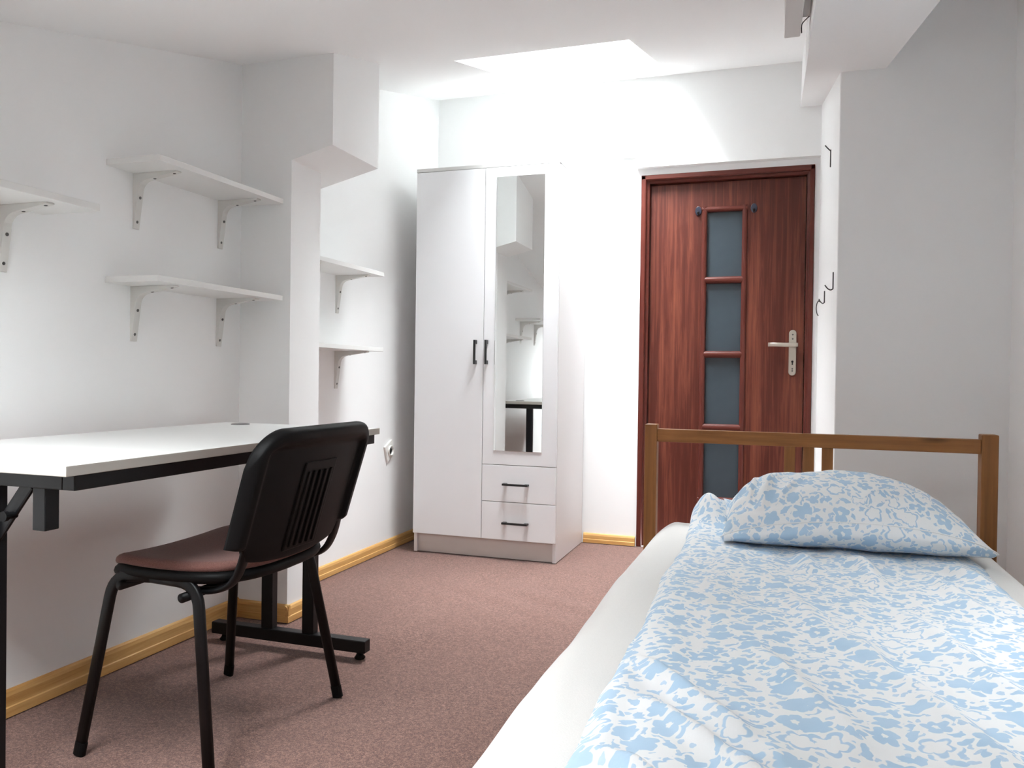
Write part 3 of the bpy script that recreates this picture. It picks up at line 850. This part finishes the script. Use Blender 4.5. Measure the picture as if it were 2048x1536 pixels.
DV_X0, DV_X1, DV_Y0, DV_Y1 = -0.222, 0.452, 0.50, 2.44
RIDGES = [  # x0, y0, x1, y1, height, width : long soft creases in the cover
    (-0.20, 1.18, -0.02, 0.93, 0.010, 0.016), (-0.16, 1.02, 0.02, 0.80, 0.009, 0.014), (-0.20, 0.86, -0.06, 0.76, 0.010, 0.013),
    (-0.04, 1.30, 0.10, 0.95, 0.006, 0.018), (0.10, 1.42, 0.26, 0.86, 0.008, 0.020), (0.22, 1.55, 0.34, 1.00, 0.008, 0.020),
    (0.02, 1.62, 0.10, 1.30, 0.005, 0.020), (0.30, 1.90, 0.36, 1.55, 0.008, 0.02), (0.18, 1.98, 0.20, 1.72, 0.009, 0.02), (0.06, 1.99, 0.08, 1.80, 0.009, 0.018),
    (0.36, 1.98, 0.42, 1.80, 0.010, 0.02), (-0.06, 2.0, -0.10, 1.82, 0.005, 0.02)]
def duvet_z(x, y, top=True):
    d = min(x-DV_X0, DV_X1-x, y-DV_Y0, DV_Y1-y)
    base = SH_Z+0.006
    if not top: return base-0.002
    puff = 0.020*(1-math.exp(-max(d, 0)/0.018))
    z = base+puff
    z += 0.009*fbm(x*7+0.8*y, y*3.2-1.2*x, 0.5)+0.0035*fbm(x*18+4*y, y*9-5*x, 3.1)
    for x0, y0, x1, y1, h, w_ in RIDGES:
        dx, dy = x1-x0, y1-y0; L = dx*dx+dy*dy
        t = max(0.0, min(1.0, ((x-x0)*dx+(y-y0)*dy)/L)); px, py = x0+t*dx, y0+t*dy
        q = math.hypot(x-px, y-py)
        if q < w_*3: z += 2.0*h*math.exp(-(q/w_)**2)*math.sin(math.pi*min(1, t+0.02))**0.5*(1 if t > 0 else 0.4)
    # the end by the headboard is bunched up beside the pillow
    b = math.exp(-((x+0.16)/0.075)**2-((y-2.36)/0.085)**2)
    z += 0.072*b*(1+0.14*math.sin(x*75+y*25))
    e = max(0, min(1, d/0.012)); return base-0.001+(z-base+0.001)*math.sqrt(max(0, 1-(1-e)**2))
def make_duvet():
    nx, ny = 150, 330; bm = bmesh.new(); g = []; h = []
    for j in range(ny+1):
        y = DV_Y0+(DV_Y1-DV_Y0)*j/ny; r1 = []; r2 = []
        for i in range(nx+1):
            s = i/nx; x = DV_X0+(DV_X1-DV_X0)*s
            wob = 0.012*fbm(y*3.2, 7.0+3*(s > 0.5))
            xx = x + wob*(1-s)**4*1.0 - 0.012*(1-s)*(y-1.4)*0.8 + wob*s**4
            yy = y
            r1.append(bm.verts.new((xx, yy, duvet_z(x, y)))); r2.append(bm.verts.new((xx, yy, duvet_z(x, y, False))))
        g.append(r1); h.append(r2)
    for j in range(ny):
        for i in range(nx):
            bm.faces.new((g[j][i], g[j][i+1], g[j+1][i+1], g[j+1][i])); bm.faces.new((h[j][i], h[j+1][i], h[j+1][i+1], h[j][i+1]))
    for j in range(ny):
        bm.faces.new((g[j][0], g[j+1][0], h[j+1][0], h[j][0])); bm.faces.new((g[j][nx], h[j][nx], h[j+1][nx], g[j+1][nx]))
    for i in range(nx):
        bm.faces.new((g[0][i], h[0][i], h[0][i+1], g[0][i+1])); bm.faces.new((g[ny][i], g[ny][i+1], h[ny][i+1], h[ny][i]))
    o = finish('duvet', bm, 'duvet', None, True, origin=(0.1, 1.4, 0.48), recalc=False)
    tag(o, 'thin duvet in blue floral print spread flat over the bed', 'duvet')
make_duvet()

def make_pillow():
    nu, nv = 110, 84; bm = bmesh.new(); uvl = bm.loops.layers.uv.new('UVMap')
    CX, CY, W, D = 0.172, 2.215, 0.310, 0.205
    rot = R(3)
    def prof_u(u):
        # steep puffy end on one side, long taper to a point on the other
        if u < 0: return max(0.0, 1-abs(u)**5.0)**0.42
        return max(0.0, 1-u**2.0)**0.85
    def creases(u, v):
        wr = 0.0
        for u0, v0, du, dv, hh, ww in ((-0.05, -0.98, 0.36, 0.42, 0.011, 0.028), (0.10, -0.95, 0.40, 0.36, 0.009, 0.026), (-0.70, -0.85, 0.14, 0.75, 0.016, 0.045),
                                       (-0.80, -0.80, 0.05, 0.80, 0.014, 0.035), (-0.55, -0.80, 0.20, 0.45, 0.008, 0.035), (0.30, -0.95, 0.30, 0.22, 0.006, 0.025)):
            L = du*du+dv*dv; t = max(0, min(1, ((u-u0)*du+(v-v0)*dv)/L)); q = math.hypot(u-u0-t*du, v-v0-t*dv)
            wr += 1.5*hh*math.exp(-(q/(ww*0.8))**2)*math.sin(math.pi*(0.1+0.9*t))**0.7 if t < 1 else 0.0
        return wr
    def pt(u, v, s):
        x = u*W*(1-0.05*(1-v*v)*abs(u)**3); y = v*D*(1-(0.34 if v < 0 else 0.12)*abs(u)**3)
        pu = prof_u(u)
        xr = x*math.cos(rot)-y*math.sin(rot); yr = x*math.sin(rot)+y*math.cos(rot)
        X, Y = CX+xr, CY+yr
        under = (duvet_z(X, Y) if DV_X0 < X < DV_X1 and DV_Y0 < Y < DV_Y1 else SH_Z+0.005)+0.0015
        seam = 0.522 + 0.066*(1-abs(u)**2.2)**0.8*(0.75+0.25*(v < 0))
        if s > 0:
            hv = max(0.0, 1-abs(v)**2.4)**0.72
            wr = 0.005*fbm(u*3.0+v*2.0, v*2.4-u*1.1, 1.7, 3) + 0.002*fbm(u*9, v*8, 4.0)
            wr += creases(u, v) + 0.017*math.sin((v*5.0+u*2.2+0.8*fbm(u*2, v*2))*2.6)*max(0, -u-0.35)
            z = seam + 0.100*pu*hv + wr*min(1, hv*pu*2.4)*(1 if v < 0.2 else 0.4)
        else:
            hv = max(0.0, 1-abs(v)**3.0)**0.58
            z = seam - (seam-0.50)*hv + 0.004*fbm(u*4, v*5, 8.0)*hv
            Y -= 0.028*math.sin(math.pi*min(1.0, hv))*pu*(1 if v < 0 else -1)
        return Vector((X, Y, max(z, under)))
    def par(i, n):
        t = -1+2*i/n; return math.sin(t*math.pi/2)*0.62+t*0.38
    US = [par(i, nu) for i in range(nu+1)]; VS = [par(j, nv) for j in range(nv+1)]
    TP = [[pt(u, v, 1) for u in US] for v in VS]; BP = [[pt(u, v, -1) for u in US] for v in VS]
    T = [[bm.verts.new(p) for p in row] for row in TP]
    B = [[T[j][i] if i in (0, nu) or j in (0, nv) else bm.verts.new(BP[j][i]) for i in range(nu+1)] for j in range(nv+1)]
    # print coordinates follow the cloth: length measured from the front seam, up over the top or down the front
    def arc(G, sg):
        out = []
        for i in range(nu+1):
            L = [0.0]
            for j in range(1, nv+1): L.append(L[-1]+(G[j][i]-G[j-1][i]).length)
            out.append([sg*l for l in L])
        return out
    LT, LB = arc(TP, 1), arc(BP, -1)
    def face(G, L, j, i, s):
        ids = [(j, i), (j, i+1), (j+1, i+1), (j+1, i)]
        if s < 0: ids = ids[::-1]
        f = bm.faces.new([G[a][b] for a, b in ids])
        for lp, (a, b) in zip(f.loops, ids): lp[uvl].uv = (US[b]*W*1.05, L[b][a])
    for j in range(nv):
        for i in range(nu): face(T, LT, j, i, 1); face(B, LB, j, i, -1)
    root = finish('pillow', bm, 'pillow', None, True, origin=(CX, CY, 0.5085), recalc=False)
    tag(root, 'plump pillow in a blue floral pillowcase at the head of the bed', 'pillow')
    bm = bmesh.new(); tube(bm, [p.copy() for p in TP[0]], 0.0016, 0.0016, (0, 0, 1), 8)
    finish('seam', bm, 'pillow', root, True)
make_pillow()

# ------------------------------------------------------------------ small wall things
def wire_hook(y, z0, z1, pts, label):
    """flat steel hook: back strip on the wall from z0 to z1 and a prong given as (out, z)"""
    r_ = thing('coat_hook', label, 'hook', (JX, y, min(z0, z1)))
    bm = bmesh.new(); tube(bm, [Vector((JX-0.0022, y, z0)), Vector((JX-0.0022, y, z1))], 0.006, 0.0022, (0, 1, 0), 10)
    finish('stem', bm, 'hook', r_, True)
    bm = bmesh.new(); tube(bm, smoothpath([(JX-0.002-o, y, z) for o, z in pts], 6), 0.004, 0.0022, (0, 1, 0), 10)
    finish('prong', bm, 'hook', r_, True)
wire_hook(3.425, 1.770, 1.838, [(0, 1.834), (0.010, 1.844), (0.021, 1.857)], 'dark steel wall hook with its prong at the top, high up near the beam')
wire_hook(3.125, 1.252, 1.312, [(0, 1.252), (0.008, 1.248), (0.018, 1.253), (0.028, 1.266)], 'dark steel wall hook nearest the wall corner, in the low row beside the door')
wire_hook(3.70, 1.254, 1.304, [(0, 1.254), (0.007, 1.251), (0.014, 1.256), (0.022, 1.268)], 'dark steel wall hook in the middle of the low row beside the door')
wire_hook(4.17, 1.300, 1.314, [(0, 1.308), (0.009, 1.296), (0.013, 1.268), (0.009, 1.243), (0.003, 1.232)], 'dark steel wall hook in the low row, nearest the door frame')

def make_socket():
    yc, zc, a = 3.745, 0.52, R(24); hw = 0.044
    r_ = thing('wall_socket', 'crooked white power socket on the left wall beside the wardrobe', 'socket', (XL, yc, zc-0.06))
    def rp(u, v): return (yc+u*math.cos(a)-v*math.sin(a), zc+u*math.sin(a)+v*math.cos(a))
    bm = bmesh.new(); prism(bm, [rp(-hw, -hw), rp(hw, -hw), rp(hw, hw), rp(-hw, hw)], 'X', XL, XL+0.011)
    pl = finish('cover_plate', bm, 'socket', r_, bevel=0.003)
    bm = bmesh.new(); lathe(bm, (XL+0.009, *rp(0, 0.0)), (1, 0, 0), [(0.027, 0), (0.027, 0.009), (0.024, 0.011), (0.021, 0.009), (0.020, 0.002)], 32); finish('socket_well', bm, 'socket', pl, True)
    for u in (-0.0095, 0.0095):
        bm = bmesh.new(); lathe(bm, (XL+0.0095, *rp(u, 0.002)), (1, 0, 0), [(0.0042, 0), (0.0042, 0.0035)], 14); finish('pin_hole', bm, 'dark', pl)
    bm = bmesh.new(); lathe(bm, (XL+0.0095, *rp(0, 0.013)), (1, 0, 0), [(0.0026, 0), (0.0026, 0.013), (0.001, 0.015)], 12); finish('earth_pin', bm, 'steel', pl)
make_socket()

def make_bar():
    y1, y0 = 2.45, 0.9; zb_ = lambda y: 1.909+0.235*(y-y1); h = 0.065
    r_ = thing('hinged_panel', 'narrow white panel hung on a hinge bracket along the ceiling beam', 'panel', (0.022, 1.7, zb_(1.7)))
    bm = bmesh.new()
    hexa(bm, [(0.0, y0, zb_(y0)), (0.044, y0, zb_(y0)), (0.044, y1, zb_(y1)), (0.0, y1, zb_(y1)),
              (0.0, y0, zb_(y0)+h), (0.044, y0, zb_(y0)+h), (0.044, y1, zb_(y1)+h), (0.0, y1, zb_(y1)+h)])
    finish('panel_strip', bm, 'bar', r_, bevel=0.003)
    yh = 2.275; zh = zb_(yh)
    xr = 0.066
    b = box('hinge', 0.0435, xr, yh-0.07, yh+0.035, zh+0.035, zh+0.062, 'bar', r_, 0.003)
    bm = bmesh.new(); lathe(bm, (0.054, yh-0.09, zh+0.042), (0, 1, 0.23), [(0.0095, 0), (0.0095, 0.045), (0.008, 0.05)], 16); finish('hinge_pin', bm, 'steel', b, True)
    bm = bmesh.new(); tube(bm, smoothpath([(0.064, yh+0.03, zh+0.035), (0.052, yh+0.045, zh+0.030), (0.0455, yh+0.05, zh+0.022), (0.0455, yh+0.05, zh+0.0)], 5), 0.0014, 0.0014, (1, 0, 0), 8); finish('wire', bm, 'hook', b, True)
    box('hinge', 0.0435, 0.062, 1.2, 1.3, zb_(1.25)+0.035, zb_(1.25)+0.06, 'bar', r_, 0.003)
make_bar()
